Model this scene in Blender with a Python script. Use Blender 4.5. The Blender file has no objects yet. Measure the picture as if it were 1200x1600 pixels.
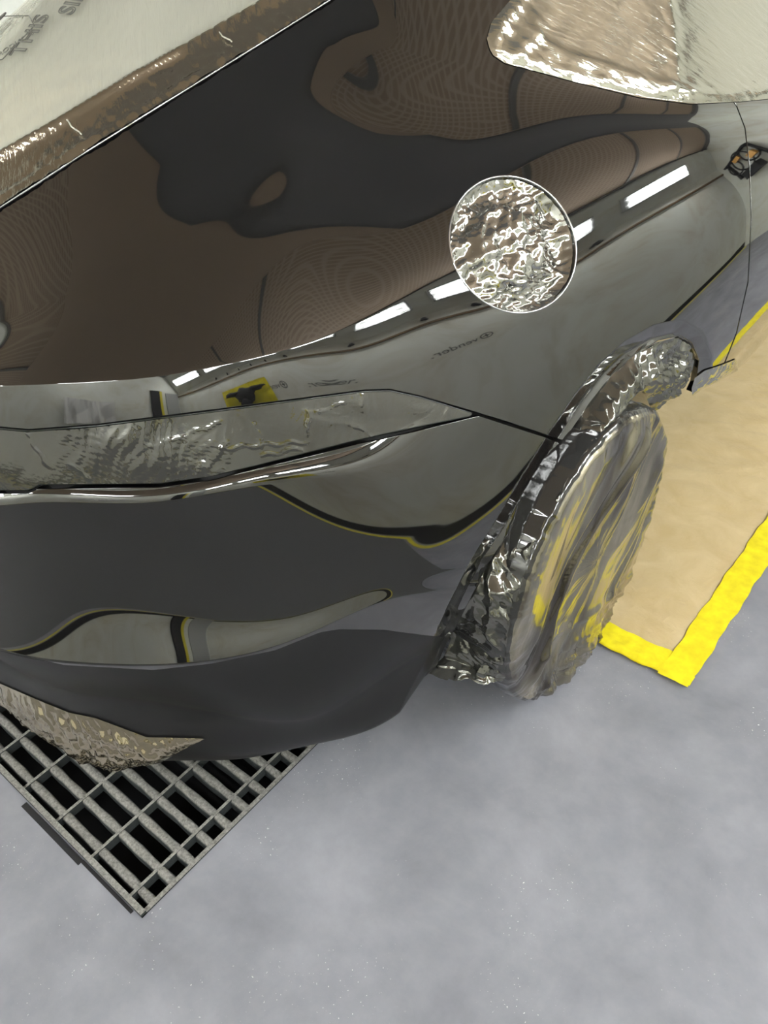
import bpy, bmesh, math, random
import numpy as np
from mathutils import Vector, Matrix
random.seed(4); rng = np.random.default_rng(7)
C = bpy.context.scene.collection
S = bpy.context.scene
S.view_settings.view_transform = 'Standard'; S.view_settings.look = 'None'
S.view_settings.gamma = 1.0; S.view_settings.use_curve_mapping = False
S.view_settings.exposure = 0.0
TUBE = 105.0          # emission of the fluorescent tubes
CEIL_TUBE = 105.0
WALL_MARKS = ((1.9, 1.34), (1.1, 1.40))
# ---------------------------------------------------------------- camera numbers shared by the layout
CAM_H = 1.548
FPX = 1250.0
PITCH, ROLL, YAW = (math.radians(a) for a in (38.1, 4.6, 42.3))
def cam_axes():
    cy, sy, cp, sp = math.cos(YAW), math.sin(YAW), math.cos(PITCH), math.sin(PITCH)
    fwd = np.array([-sy*cp, cy*cp, -sp]); right = np.array([cy, sy, 0.0]); down = np.cross(fwd, right)
    cr, sr = math.cos(ROLL), math.sin(ROLL)
    return np.array([cr*right + sr*down, -sr*right + cr*down, fwd])
AX = cam_axes()
CPOS = np.array([0, 0, CAM_H])
def proj(P):
    q = (np.asarray(P, float) - CPOS) @ AX.T
    return q[..., :2] / np.maximum(q[..., 2:], .02) * FPX + np.array([600., 800.])
def unproj(p, ax, val):
    d = np.array([p[0]-600, p[1]-800, FPX]) @ AX
    return CPOS + d * (val - CPOS[ax]) / d[ax]

# ---------------------------------------------------------------- body surface: rows lofted over thirteen stations
BASE = np.array([(-.56,3.6),(-.53,2.9),(-.52,2.3),(-.52,1.8),(-.53,1.45),(-.56,1.15),(-.60,.93),(-.66,.74),(-.75,.575),(-.87,.45),(-1.02,.355),(-1.22,.29),(-1.5,.27)])
INNER = np.array([(-.64,3.6),(-.62,2.9),(-.61,2.3),(-.645,1.85),(-.70,1.5),(-.80,1.27),(-.91,1.10),(-1.0,.98),(-1.03,.87),(-1.08,.77),(-1.15,.66),(-1.28,.56),(-1.5,.54)])
K = len(BASE)
def spline_coef(Y):
    n = len(Y); A = np.zeros((n, n)); R = np.zeros_like(Y)
    A[0,0]=2; A[0,1]=1; R[0]=3*(Y[1]-Y[0]); A[-1,-1]=1; R[-1]=0
    if Y.shape[1] > 1: R[-1, 0] = (Y[-1, 0]-Y[-2, 0])*1.1     # meets its mirror image square on
    for i in range(1, n-1): A[i,i-1]=1; A[i,i]=4; A[i,i+1]=1; R[i]=3*(Y[i+1]-Y[i-1])
    return np.linalg.solve(A, R)
def spline_eval(Y, D, u):
    i = np.clip(np.floor(u).astype(int), 0, len(Y)-2); t = (u-i)[..., None]
    a, b, da, db = Y[i], Y[i+1], D[i], D[i+1]
    p = (2*t**3-3*t**2+1)*a + (t**3-2*t**2+t)*da + (-2*t**3+3*t**2)*b + (t**3-t**2)*db
    d = (6*t**2-6*t)*a + (3*t**2-4*t+1)*da + (-6*t**2+6*t)*b + (3*t**2-2*t)*db
    return p, d
def plan_normal(d):
    n = np.stack([-d[..., 1], d[..., 0]], -1)     # the curve runs rearwards, so this points out of the car
    return n / np.linalg.norm(n, axis=-1, keepdims=True)
DB = spline_coef(BASE)
NB = plan_normal(DB)
A0=[(-300,1060),(0,1150),(200,1190),(400,1185),(500,1160),(560,1132),(660,1110)]
A1=[(-300,985),(0,1048),(130,1078),(300,1108),(450,1122),(560,1125)]
A2=[(-300,940),(0,1012),(100,1035),(240,1043),(330,1032),(430,1010),(500,985),(560,960),(640,925),(760,860)]
A3=[(-300,800),(0,888),(100,912),(270,948),(400,955),(490,960),(560,935),(640,895),(760,825)]
A5=[(-300,765),(0,768),(60,765),(250,765),(400,735),(550,700),(700,665),(750,650),(880,612)]
A6=[(-300,662),(0,668),(40,672),(150,665),(350,640),(500,620),(590,612),(650,620),(745,645),(880,600)]
A7=[(-300,590),(0,598),(60,604),(200,592),(330,575),(450,545),(560,505),(680,440),(820,375),(940,310),(1060,255),(1200,215),(1500,150)]
A8=[(-300,560),(0,500),(200,430),(400,355),(600,290),(760,240),(900,200),(1060,192),(1200,180),(1500,140)]
A9=[(-300,500),(0,410),(200,335),(400,275),(620,215),(760,185),(900,165),(1060,172),(1200,168),(1500,130)]
A10=[(-300,500),(0,320),(250,160),(360,100),(470,75),(560,70),(700,90),(790,105),(1000,152),(1160,160),(1300,155),(1500,125)]
def solve_z(xy, poly, lo=.05, hi=1.9):
    z = np.linspace(lo, hi, 1500); P = np.stack([np.full_like(z, xy[0]), np.full_like(z, xy[1]), z], 1)
    q = proj(P); a = np.array(poly, float); yy = np.interp(q[:, 0], a[:, 0], a[:, 1]); g = q[:, 1] - yy
    i = np.nonzero(np.diff(np.sign(g)))[0]
    return z[i[0]] if len(i) else None
def spread(s):     # "a*4 b c" -> thirteen numbers
    out = []
    for w in s.split():
        v, n = (w.split('*') + ['1'])[:2]; out += [float(v)]*int(n)
    assert len(out) == K, (s, len(out)); return np.array(out)
# name, z list (nan = from outline), outline, tilt of the skin below, tilt above; rows up to r3 have fixed offsets
ROWS = [
 ('r0','.10*4 .09 .08 .07 .06 .06*5','.30*6 .27 nan*6',A0,'-40*13','-40*13'),
 ('r1','.07*3 .065 .05 .045 .045 .035 .02 .02 .02*3','.36*6 .35 .36 nan*5',A1,'-22*13','-22*13'),
 ('r2','.035*3 .033 .02 .01 .0 -.004 -.010 -.028 -.035*3','.48*5 .49 .50 nan*6',A2,'-17*3 -15 -1 0 0 -4 -14 -14*4','-17*3 -14 0 5 9 15 20 24 26*3'),
 ('r3','.018*3 .018 .01 .005 .0 .004 .008 .01*4','.54*4 .55 .56 .57 nan*6',A3,'-12*3 -9 1 8 12 10 9 9*4','-12*3 -9 1 8 12 10 9 9*4'),
 ('r4',None,'.68*6 .68 .69 mid*5',None,'-3*3 -2 7 13 17 12 3 1*4','-3*3 -2 7 13 17 12 3 1*4'),
 ('r5b',None,'.80*7 low*6',None,'3*3 4 12 17 19 21 9 6*4','3*3 4 12 17 19 21 9 6*4'),
 ('r5',None,'.86*7 nan*6',A5,'11*3 12 16 18 21 46 60 60*4','11*3 12 16 18 19 17 12 10*4'),
 ('r6',None,'.92*7 nan*6',A6,'17*3 18 19 19 20 19 16 14*4','17*3 18 19 19 20 20 18 16*4'),
 ('r7',None,'nan*13',A7,'36*3 36 38 37 35 32 28 26 24*3','36*3 36 38 37 37 40 44 48 52*3'),
 ('r8',None,'nan*13',A8,'62*13','62*13'),
 ('r9',None,'nan*13',A9,'52*4 46 42 44 54 62 65*4','52*4 46 42 44 54 62 65*4'),
 ('r10',None,'nan*13',A10,'36*4 36 38 44 54 62 66*4','36*4 36 38 44 54 62 66*4'),
]
def ray_step(P, d3, poly, smax=1.2):
    s = np.linspace(.004, smax, 2400); Q = P+s[:, None]*d3; q = proj(Q); a = np.array(poly, float)
    g = q[:, 1]-np.interp(q[:, 0], a[:, 0], a[:, 1]); i = np.nonzero(np.diff(np.sign(g)))[0]
    if not len(i): return None
    i = i[0]; t = g[i]/(g[i]-g[i+1]); return Q[i]*(1-t)+Q[i+1]*t
def build_rows(verbose=False):
    XYZ, TL, TU = [], [], []
    dirn = INNER-BASE; dirn /= np.linalg.norm(dirn, axis=1)[:, None]
    for j, (name, d, zs, poly, tl, tu) in enumerate(ROWS):
        tl = np.radians(spread(tl)); tu = np.radians(spread(tu)); zt = []
        for w in zs.split():
            v, n = (w.split('*')+['1'])[:2]; zt += [v]*int(n)
        out = np.zeros((K, 3))
        if d is not None:
            XY = BASE-NB*spread(d)[:, None]
            for k in range(K):
                z = float(zt[k]) if zt[k] != 'nan' else solve_z(XY[k], poly)
                if z is None: z = out[k-1, 2]
                out[k] = (*XY[k], z)
        else:
            prev = XYZ[-1]; w = 0 if j <= 7 else {8: .35, 9: .5}.get(j, .7)
            for k in range(K):
                v = -NB[k]*(1-w)+dirn[k]*w; v /= np.linalg.norm(v)
                t = (TU[-1][k]+tl[k])/2; d3 = np.array([v[0]*np.sin(t), v[1]*np.sin(t), np.cos(t)])
                if zt[k] == 'nan':
                    Q = ray_step(prev[k], d3, poly)
                    if Q is None: print('no cross', name, k); Q = prev[k]+d3*.03
                elif zt[k] in ('mid', 'low'):
                    lipz = solve_z((prev[k]+d3*.2)[:2], A5); z3 = prev[k][2]
                    if lipz is None: lipz = out[k-1, 2]+.03
                    tz = z3+.5*(lipz-.02-z3) if zt[k] == 'mid' else lipz-[0,0,0,0,0,0,.06,.035,.022,.02,.02,.02,.02][k]
                    Q = prev[k]+d3/d3[2]*max(tz-z3, .01)
                else: Q = prev[k]+d3/d3[2]*(float(zt[k])-prev[k][2])
                out[k] = Q
        if name in ('r9', 'r10'):          # rear corner of the glasshouse: even plan positions, heights from the outline
            T10 = np.array([(-1.07,1.16),(-1.13,1.06),(-1.18,.98),(-1.24,.91),(-1.31,.86),(-1.40,.83),(-1.5,.82)])
            for k in range(6, K):
                xy = T10[k-6] if name == 'r10' else XYZ[9][k][:2]*.5+T10[k-6]*.5
                out[k] = (*xy, (1.335, 1.34, 1.34, 1.35, 1.365, 1.375, 1.38)[k-6] if name == 'r10' else 1.2)
        if name in ('r7', 'r8'):          # fair the plan curve (Taubin, no shrinking), then put the row back on its outline
            for it in range(3):
                for lam in (.5, -.52):
                    m_ = out[:, :2].copy(); lap = (out[:-2, :2]+out[2:, :2])/2-out[1:-1, :2]; m_[1:-1] += lam*lap; e_ = 8 if name == 'r7' else -1; out[4:e_, :2] = m_[4:e_]
            for k in range(5, 8 if name == 'r7' else K-1):
                z = solve_z(out[k, :2], poly)
                if z: out[k, 2] = z
        out[12, 2] = out[11, 2]; out[12, 1] = out[11, 1]-.02; out[12, 0] = -1.5
        XYZ.append(out); TL.append(tl); TU.append(tu)
    lr = np.radians(spread('26*5 27 30 38 52 64 66*3')); ext = spread('.45*4 .42 .42 .44 .60 .85 1.05 1.15*3'); m = (TU[-1]+lr)/2
    rd = np.array([(-1,.1)]*4+[(-.95,.2),(-.9,.35),(-.8,.6),(-.5,.85),(-.3,.95),(-.22,.97),(-.17,.98),(-.09,1),(0,1)]); rd /= np.linalg.norm(rd, axis=1)[:, None]
    top = XYZ[-1].copy(); top[:, :2] += rd*(ext*np.sin(m))[:, None]; top[:, 2] += ext*np.cos(m)
    top[6:] = np.array([(-1.22,1.42,1.67),(-1.25,1.50,1.67),(-1.28,1.56,1.66),(-1.32,1.60,1.70),(-1.37,1.62,1.73),(-1.43,1.64,1.75),(-1.5,1.65,1.76)])
    XYZ.append(top); TL.append(lr); TU.append(lr)
    XYZ = np.array(XYZ)
    for k in range(6, K):                  # straight run from the haunch to the window edge round the corner
        f = min(1, (k-5)/2); XYZ[10][k] = XYZ[10][k]*(1-f)+(XYZ[9][k]*.55+XYZ[11][k]*.45)*f
    for k in range(6, K):                  # tilt of the glasshouse rows follows their chords
        ct = [math.atan2(np.hypot(*(XYZ[j+1][k]-XYZ[j][k])[:2]), (XYZ[j+1][k]-XYZ[j][k])[2]) for j in (8, 9, 10, 11)]
        f = min(1, (k-5)/2)
        for j, v in ((9, (ct[0]+ct[1])/2), (10, (ct[1]+ct[2])/2), (11, (ct[2]+ct[3])/2), (12, ct[3])):
            TL[j][k] = TL[j][k]*(1-f)+v*f; TU[j][k] = TL[j][k]
        if verbose: print('tilts', k, np.degrees(ct).round())
    for j in (9, 10, 11):                  # even out the tilt from station to station
        for _ in range(2):
            a_ = TL[j].copy(); a_[3:-1] = (TL[j][2:-2]+2*TL[j][3:-1]+TL[j][4:])/4; TL[j] = a_; TU[j] = a_.copy()
    if verbose:
        for j in range(len(XYZ)):
            nm = ROWS[j][0] if j < len(ROWS) else 'r11'
            print(nm, *[('%.2f %.2f %.2f' % tuple(p))+' (%d,%d) |' % tuple(q) for p, q in zip(XYZ[j][2:], proj(XYZ[j][2:]))])
    return XYZ, np.array(TL), np.array(TU)
# ---------------------------------------------------------------- camera, world
cam = bpy.data.cameras.new('camera'); co = bpy.data.objects.new('camera', cam); C.objects.link(co)
cam.sensor_fit = 'VERTICAL'; cam.sensor_height = 24.0; cam.sensor_width = 18.0; cam.lens = 24.0*FPX/1600
cam.clip_start = .01
R3 = np.column_stack([AX[0], -AX[1], -AX[2]])
M = Matrix([list(R3[i]) + [float(CPOS[i])] for i in range(3)] + [[0, 0, 0, 1]])
co.matrix_world = M; S.camera = co
wd = bpy.data.worlds.new('world'); S.world = wd; wd.use_nodes = True
wd.node_tree.nodes['Background'].inputs[0].default_value = (.9, .95, 1, 1)
wd.node_tree.nodes['Background'].inputs[1].default_value = .05

# ---------------------------------------------------------------- materials
def mat(name, col=(.5,.5,.5), rough=.5, metal=0, ior=1.5, coat=0, coat_rough=.05, spec=.5, emit=None, es=0, alpha=1):
    m = bpy.data.materials.new(name); m.use_nodes = True
    b = m.node_tree.nodes['Principled BSDF']
    b.inputs['Base Color'].default_value = (*col, 1); b.inputs['Roughness'].default_value = rough
    b.inputs['Metallic'].default_value = metal; b.inputs['IOR'].default_value = ior
    b.inputs['Coat Weight'].default_value = coat; b.inputs['Coat Roughness'].default_value = coat_rough
    b.inputs['Specular IOR Level'].default_value = spec; b.inputs['Alpha'].default_value = alpha
    if emit: b.inputs['Emission Color'].default_value = (*emit, 1); b.inputs['Emission Strength'].default_value = es
    return m
def nodes(m): return m.node_tree.nodes, m.node_tree.links, m.node_tree.nodes['Principled BSDF']
def noise(m, scale, detail=4, rough=.55, vec=None, dist=0):
    N, L, b = nodes(m); t = N.new('ShaderNodeTexNoise'); t.inputs['Scale'].default_value = scale
    t.inputs['Detail'].default_value = detail; t.inputs['Roughness'].default_value = rough; t.inputs['Distortion'].default_value = dist
    if vec is None:
        g = N.new('ShaderNodeNewGeometry'); vec = g.outputs['Position']
    L.new(vec, t.inputs['Vector']); return t.outputs['Fac']
def ramp(m, fac, stops):
    N, L, b = nodes(m); r = N.new('ShaderNodeValToRGB'); L.new(fac, r.inputs[0])
    e = r.color_ramp.elements
    while len(e) < len(stops): e.new(.5)
    for i, (p, c) in enumerate(stops):
        e[i].position = p; e[i].color = (*c, 1) if len(c) == 3 else c
    return r.outputs[0]
def mixc(m, fac, a, b_, mode='MIX'):
    N, L, b = nodes(m); x = N.new('ShaderNodeMix'); x.data_type = 'RGBA'; x.blend_type = mode
    if isinstance(fac, (int, float)): x.inputs[0].default_value = fac
    else: L.new(fac, x.inputs[0])
    for s_, v in ((6, a), (7, b_)):
        if isinstance(v, tuple): x.inputs[s_].default_value = (*v, 1)
        else: L.new(v, x.inputs[s_])
    return x.outputs[2]
def setin(m, name, out):
    N, L, b = nodes(m); L.new(out, b.inputs[name])
def bump(m, h, strength=.3, dist=.01, base=None):
    N, L, b = nodes(m); n = N.new('ShaderNodeBump'); n.inputs['Strength'].default_value = strength; n.inputs['Distance'].default_value = dist
    L.new(h, n.inputs['Height'])
    if base is not None: L.new(base, n.inputs['Normal'])
    L.new(n.outputs[0], b.inputs['Normal']); return n.outputs[0]
def mapping(m, scale=(1,1,1), rot=(0,0,0), loc=(0,0,0)):
    N, L, b = nodes(m); g = N.new('ShaderNodeNewGeometry'); p = N.new('ShaderNodeMapping')
    L.new(g.outputs['Position'], p.inputs['Vector']); p.inputs['Rotation'].default_value = rot; p.inputs['Location'].default_value = loc
    q = N.new('ShaderNodeMapping'); L.new(p.outputs[0], q.inputs['Vector']); q.inputs['Scale'].default_value = scale
    return q.outputs[0]

PAINT = mat('black_gloss_paint', (.004, .004, .0045), .035, ior=1.72, coat=1.0, coat_rough=.02)
PRIMER = mat('dark_liner', (.008, .008, .009), .7)
GLASSM = mat('dark_window_glass', (.01, .012, .012), .05)
RUBBER = mat('tyre_rubber', (.012, .012, .012), .6)
ALLOY = mat('wheel_alloy', (.3, .3, .31), .3, metal=1)
def film_mat(name, col, rough, metal, scale=60, st=.15, aniso=None):
    m = mat(name, col, rough, metal=metal, coat=.6, coat_rough=.06)
    v = mapping(m, aniso[0], aniso[1]) if aniso else None
    bump(m, noise(m, scale, 3, .6, v), st, .004)
    return m
FILM_WIN = film_mat('silver_window_film', (.76, .77, .67), .26, .5, 14, .6, ((1, 7, 1), (0, 0, .75)))
FILM_SIDE = film_mat('side_window_film', (.52, .51, .44), .12, .9, 14, .35, ((1, 1, 7), (.5, 0, .3)))
FILM_DARK = film_mat('dark_stretched_film', (.10, .10, .095), .10, .75, 40, .1)
FILM_TYRE = film_mat('dark_tyre_film', (.05, .05, .05), .12, .6, 20, .2)
LINE = mat('bright_trim_and_glint', (.75, .76, .80), .12, metal=.9)
FILM_UNDER = film_mat('golden_grey_film', (.48, .42, .31), .09, .95, 30, .15)
FILM_STRIP = film_mat('film_over_dark_trim', (.26, .23, .18), .14, .85, 30, .5, ((1, 5, 1), (0, 0, .75)))
ORANGE = mat('orange_plastic', (.75, .38, .06), .4)
FILM_FOIL = film_mat('crumpled_silver_film', (.42, .42, .40), .10, .95, 60, .15)
FILM_WHEEL = film_mat('wheel_film', (.24, .225, .19), .21, .9, 5, .35, ((1, 7, 1.1), (math.radians(28), 0, 0)))
setin(FILM_WHEEL, 'Base Color', ramp(FILM_WHEEL, noise(FILM_WHEEL, 1.6, 4, .6, mapping(FILM_WHEEL, (1, 5, 1.3), (math.radians(28), 0, 0)), dist=.5), [(.38, (.07, .062, .055)), (.5, (.26, .24, .19)), (.62, (.46, .42, .32))]))

FLOOR = mat('grey_booth_floor', (.26, .265, .30), .42, spec=.25)
a = ramp(FLOOR, noise(FLOOR, 3.4, 9, .64, dist=.12), [(.28, (.172, .177, .205)), (.5, (.236, .241, .276)), (.7, (.305, .310, .348))])
sp = ramp(FLOOR, noise(FLOOR, 190, 2, .5), [(.69, (0, 0, 0)), (.73, (1, 1, 1))])
cl = ramp(FLOOR, noise(FLOOR, 5, 2, .5), [(.52, (0, 0, 0)), (.66, (1, 1, 1))])
sp = mixc(FLOOR, 1.0, sp, cl, 'MULTIPLY')
setin(FLOOR, 'Base Color', mixc(FLOOR, sp, a, (.8, .8, .8)))
setin(FLOOR, 'Roughness', ramp(FLOOR, noise(FLOOR, 6, 6, .6), [(.3, (.3,)*3), (.7, (.5,)*3)]))
bump(FLOOR, noise(FLOOR, 45, 5, .6), .08, .002)
WALL = mat('white_wall_film', (.72, .74, .68), .4)
setin(WALL, 'Base Color', ramp(WALL, noise(WALL, 1.6, 8, .65, dist=1.2), [(.25, (.66, .60, .48)), (.42, (.80, .79, .69)), (.55, (.86, .88, .80)), (.75, (.90, .91, .86))]))
WALL_TRIM = mat('brown_rail', (.16, .09, .03), .5)
HOUSING = mat('lamp_housing_white', (.42, .43, .42), .3)
TUBEM = mat('fluorescent_tube', (1, 1, 1), .3, emit=(.98, 1.0, .99), es=TUBE)
FRAME = mat('ceiling_frame_grey', (.13, .12, .11), .5)
CEIL = mat('brown_ceiling_filter', (.3, .2, .13), .8)
N_, L_, b_ = nodes(CEIL)
br = N_.new('ShaderNodeTexBrick'); L_.new(mapping(CEIL, (1, 1, 1)), br.inputs['Vector'])
br.offset = 0; br.inputs['Scale'].default_value = 1; br.inputs['Brick Width'].default_value = .05; br.inputs['Row Height'].default_value = .05
br.inputs['Mortar Size'].default_value = .008; br.inputs['Color1'].default_value = (.36, .26, .185, 1); br.inputs['Color2'].default_value = (.33, .235, .165, 1); br.inputs['Mortar'].default_value = (.46, .36, .27, 1)
L_.new(br.outputs[0], b_.inputs['Base Color'])
CEIL2 = mat('plain_brown_filter', (.42, .315, .23), .8)
YELLOW = mat('yellow_masking_tape', (.85, .74, .01), .5)
setin(YELLOW, 'Base Color', ramp(YELLOW, noise(YELLOW, 30, 4), [(.3, (.72, .60, .006)), (.7, (.90, .80, .012))]))
PAPER = mat('beige_masking_paper', (.66, .50, .25), .6)
setin(PAPER, 'Base Color', ramp(PAPER, noise(PAPER, 9, 8, .6, dist=.8), [(.25, (.50, .38, .19)), (.75, (.63, .51, .30))]))
bump(PAPER, noise(PAPER, 26, 5, .55, dist=.6), .35, .012)
GRATE = mat('dusty_grate_steel', (.1, .1, .1), .9)
N_, L_, b_ = nodes(GRATE)
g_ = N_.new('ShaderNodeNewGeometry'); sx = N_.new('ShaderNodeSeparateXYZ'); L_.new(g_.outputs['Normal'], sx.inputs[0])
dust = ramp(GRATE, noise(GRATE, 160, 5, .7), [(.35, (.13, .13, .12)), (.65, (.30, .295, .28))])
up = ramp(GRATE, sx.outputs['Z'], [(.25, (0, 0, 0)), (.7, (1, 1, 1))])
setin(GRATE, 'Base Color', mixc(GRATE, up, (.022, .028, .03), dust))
bump(GRATE, noise(GRATE, 260, 4, .7), .6, .004)
DARKCEIL = mat('grey_ceiling_panel', (.19, .18, .185), .7)
VALANCE = mat('satin_black_plastic', (.009, .009, .0095), .42, spec=.32)
DARK_CARD = mat('dark_reflection_card', (.10, .10, .105), .7)
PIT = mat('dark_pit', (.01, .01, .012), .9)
INK = mat('grey_printing', (.10, .11, .10), .5)
PRINT = mat('dark_ink', (.10, .10, .09), .5)
BLACKP = mat('black_fabric', (.02, .02, .02), .8)
WHITEC = mat('white_sheet', (.8, .8, .78), .6)
SEAM = mat('film_crease', (.75, .74, .66), .3, metal=.6)

# ---------------------------------------------------------------- object helpers
def obj(name, verts, faces, m, parent=None, smooth=True, normals=None, kind=None):
    me = bpy.data.meshes.new(name); me.from_pydata([tuple(map(float, v)) for v in verts], [], [tuple(map(int, f)) for f in faces]); me.update()
    me.materials.append(m)
    if smooth: me.polygons.foreach_set('use_smooth', [True]*len(me.polygons))
    if normals is not None: me.normals_split_custom_set_from_vertices([tuple(map(float, n)) for n in normals])
    o = bpy.data.objects.new(name, me); C.objects.link(o)
    if parent is not None: o.parent = parent; 
    if kind: o['kind'] = kind
    return o
def tag(o, label, cat, group=None, kind=None):
    o['label'] = label; o['category'] = cat
    if group: o['group'] = group
    if kind: o['kind'] = kind
    return o
def thing(name, label, cat, group=None):
    o = bpy.data.objects.new(name, None); C.objects.link(o); o.empty_display_size = .1
    return tag(o, label, cat, group)
def boxes(bs):
    V, F = [], []
    for (x0, y0, z0, x1, y1, z1) in bs:
        n = len(V); V += [(x0,y0,z0),(x1,y0,z0),(x1,y1,z0),(x0,y1,z0),(x0,y0,z1),(x1,y0,z1),(x1,y1,z1),(x0,y1,z1)]
        F += [(n,n+3,n+2,n+1),(n+4,n+5,n+6,n+7),(n,n+1,n+5,n+4),(n+1,n+2,n+6,n+5),(n+2,n+3,n+7,n+6),(n+3,n,n+4,n+7)]
    return V, F
def tube(a, b, r, n=12):
    a, b = np.array(a, float), np.array(b, float); t = (b-a)/np.linalg.norm(b-a)
    u = np.cross(t, [0,0,1.]) if abs(t[2]) < .9 else np.cross(t, [1.,0,0]); u /= np.linalg.norm(u); w = np.cross(t, u)
    V, F = [], []
    for c in (a, b):
        for i in range(n): V.append(c + r*(math.cos(2*math.pi*i/n)*u + math.sin(2*math.pi*i/n)*w))
    for i in range(n): F.append((i, (i+1) % n, n+(i+1) % n, n+i))
    F.append(tuple(range(n))[::-1]); F.append(tuple(range(n, 2*n)))
    return V, F
def join(*parts):
    V, F = [], []
    for v, f in parts:
        n = len(V); V += list(v); F += [tuple(i+n for i in q) for q in f]
    return V, F
def crumple(P, scale, seed, n=7, decay=.78, grow=1.35, warp=.15):
    """folded-sheet relief: sums of creased triangle waves in random directions, -1..1"""
    r = np.random.default_rng(seed); h = np.zeros(len(P)); A = 0; a = 1.0; k = scale
    W = P + warp/scale*np.stack([np.sin(P @ (r.normal(size=3)*scale*1.3) + r.uniform(0, 6)) for _ in range(3)], 1)
    for i in range(n):
        d = r.normal(size=3); d /= np.linalg.norm(d)
        q = W @ d * k + r.uniform()
        h += a*(4*np.abs(q - np.floor(q+.5)) - 1); A += a; a *= decay; k *= grow
    return h/A*1.6

# ---------------------------------------------------------------- body surface evaluation
RX, RTL, RTU = build_rows()
RD = [spline_coef(r) for r in RX]; RTLD = [spline_coef(t[:, None]) for t in RTL]; RTUD = [spline_coef(t[:, None]) for t in RTU]
NR = len(RX)
ARCH = [(640,1135),(655,1100),(690,1035),(722,960),(760,885),(800,822),(840,755),(880,690),(920,630),(955,585),(990,553),(1030,530),(1062,523),(1082,535),(1093,562),(1088,600),(1075,628)]
def segdist(q, poly, closed=False):
    a = np.array(poly, float); b = np.roll(a, -1, 0)
    if not closed: a, b = a[:-1], b[:-1]
    best = np.full(len(q), 1e9)
    for p0, p1 in zip(a, b):
        e = p1-p0; t = np.clip(((q-p0) @ e)/(e @ e), 0, 1); d = np.hypot(*(q-p0-t[:, None]*e).T); best = np.minimum(best, d)
    return best
def inside(q, poly):
    a = np.array(poly, float); b = np.roll(a, -1, 0); c = np.zeros(len(q), bool)
    for (x0, y0), (x1, y1) in zip(a, b):
        if y0 == y1: continue
        k = ((y0 > q[:, 1]) != (y1 > q[:, 1])) & (q[:, 0] < (x1-x0)*(q[:, 1]-y0)/(y1-y0)+x0); c ^= k
    return c
def sdf(q, poly): return np.where(inside(q, poly), 1, -1)*segdist(q, poly, True)
def surf(u, v):
    """point on the raw body skin; u 0..12 along the car and round its corner, v 0..11 from sill to roof"""
    u = np.clip(u, 0, K-1.0001); v = np.clip(v, 0, NR-1.0001)
    j = np.floor(v).astype(int); t = (v-j)[:, None]; out = np.zeros((len(u), 3))
    for r in range(NR-1):
        m = j == r
        if not m.any(): continue
        um = u[m]
        p0, d0 = spline_eval(RX[r], RD[r], um); p1, d1 = spline_eval(RX[r+1], RD[r+1], um)
        a0, _ = spline_eval(RTU[r][:, None], RTUD[r], um); a1, _ = spline_eval(RTL[r+1][:, None], RTLD[r+1], um)
        n0, n1 = plan_normal(d0[:, :2]), plan_normal(d1[:, :2]); ch = np.linalg.norm(p1-p0, axis=1)[:, None]
        T0 = np.concatenate([-np.sin(a0)*n0, np.cos(a0)], 1)*ch; T1 = np.concatenate([-np.sin(a1)*n1, np.cos(a1)], 1)*ch
        s = t[m]
        out[m] = (2*s**3-3*s**2+1)*p0+(s**3-2*s**2+s)*T0+(-2*s**3+3*s**2)*p1+(s**3-s**2)*T1
    return out
NU, NV = 540, 40
ug = np.concatenate([np.linspace(0, 3, 70, endpoint=False), np.linspace(3, 11, NU-110, endpoint=False), np.linspace(11, 12, 40)])
vg = np.concatenate([np.arange(NR-1)[:, None] + np.linspace(0, 1, NV, endpoint=False)[None]]).ravel(); vg = np.append(vg, NR-1)
UU, VV = np.meshgrid(ug, vg, indexing='ij')
GP = surf(UU.ravel(), VV.ravel()).reshape(len(ug), len(vg), 3)
def grid_normals(G):
    du = np.gradient(G, axis=0); dv = np.gradient(G, axis=1); n = np.cross(dv, du); n /= np.linalg.norm(n, axis=2, keepdims=True)+1e-12
    return n
GN = grid_normals(GP)
if (GN[200, 200] @ (CPOS-GP[200, 200])) < 0: GN = -GN
GQ = proj(GP)
# flanged lip round the wheel arch: the last 26 mm turn inwards
dep = (GP-CPOS) @ AX[2]
ad = segdist(GQ.reshape(-1, 2), ARCH).reshape(dep.shape)*dep/FPX
near = (dep > .3)
FL = np.where(near, np.maximum(0, .030-ad), 0)
GP = GP - GN*(FL*.60)[..., None]
GN2 = grid_normals(GP)
if (GN2[200, 200] @ (CPOS-GP[200, 200])) < 0: GN2 = -GN2
GN = GN2; GQ = proj(GP)
VP = GP.reshape(-1, 3); VN = GN.reshape(-1, 3); VQ = GQ.reshape(-1, 2); VU = np.stack([UU.ravel(), VV.ravel()], 1)
nv_ = len(vg); ii, jj = np.meshgrid(np.arange(len(ug)-1), np.arange(nv_-1), indexing='ij'); c0 = (ii*nv_+jj).ravel()
TRI = np.concatenate([np.stack([c0, c0+1, c0+nv_+1], 1), np.stack([c0, c0+nv_+1, c0+nv_], 1)])
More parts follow.
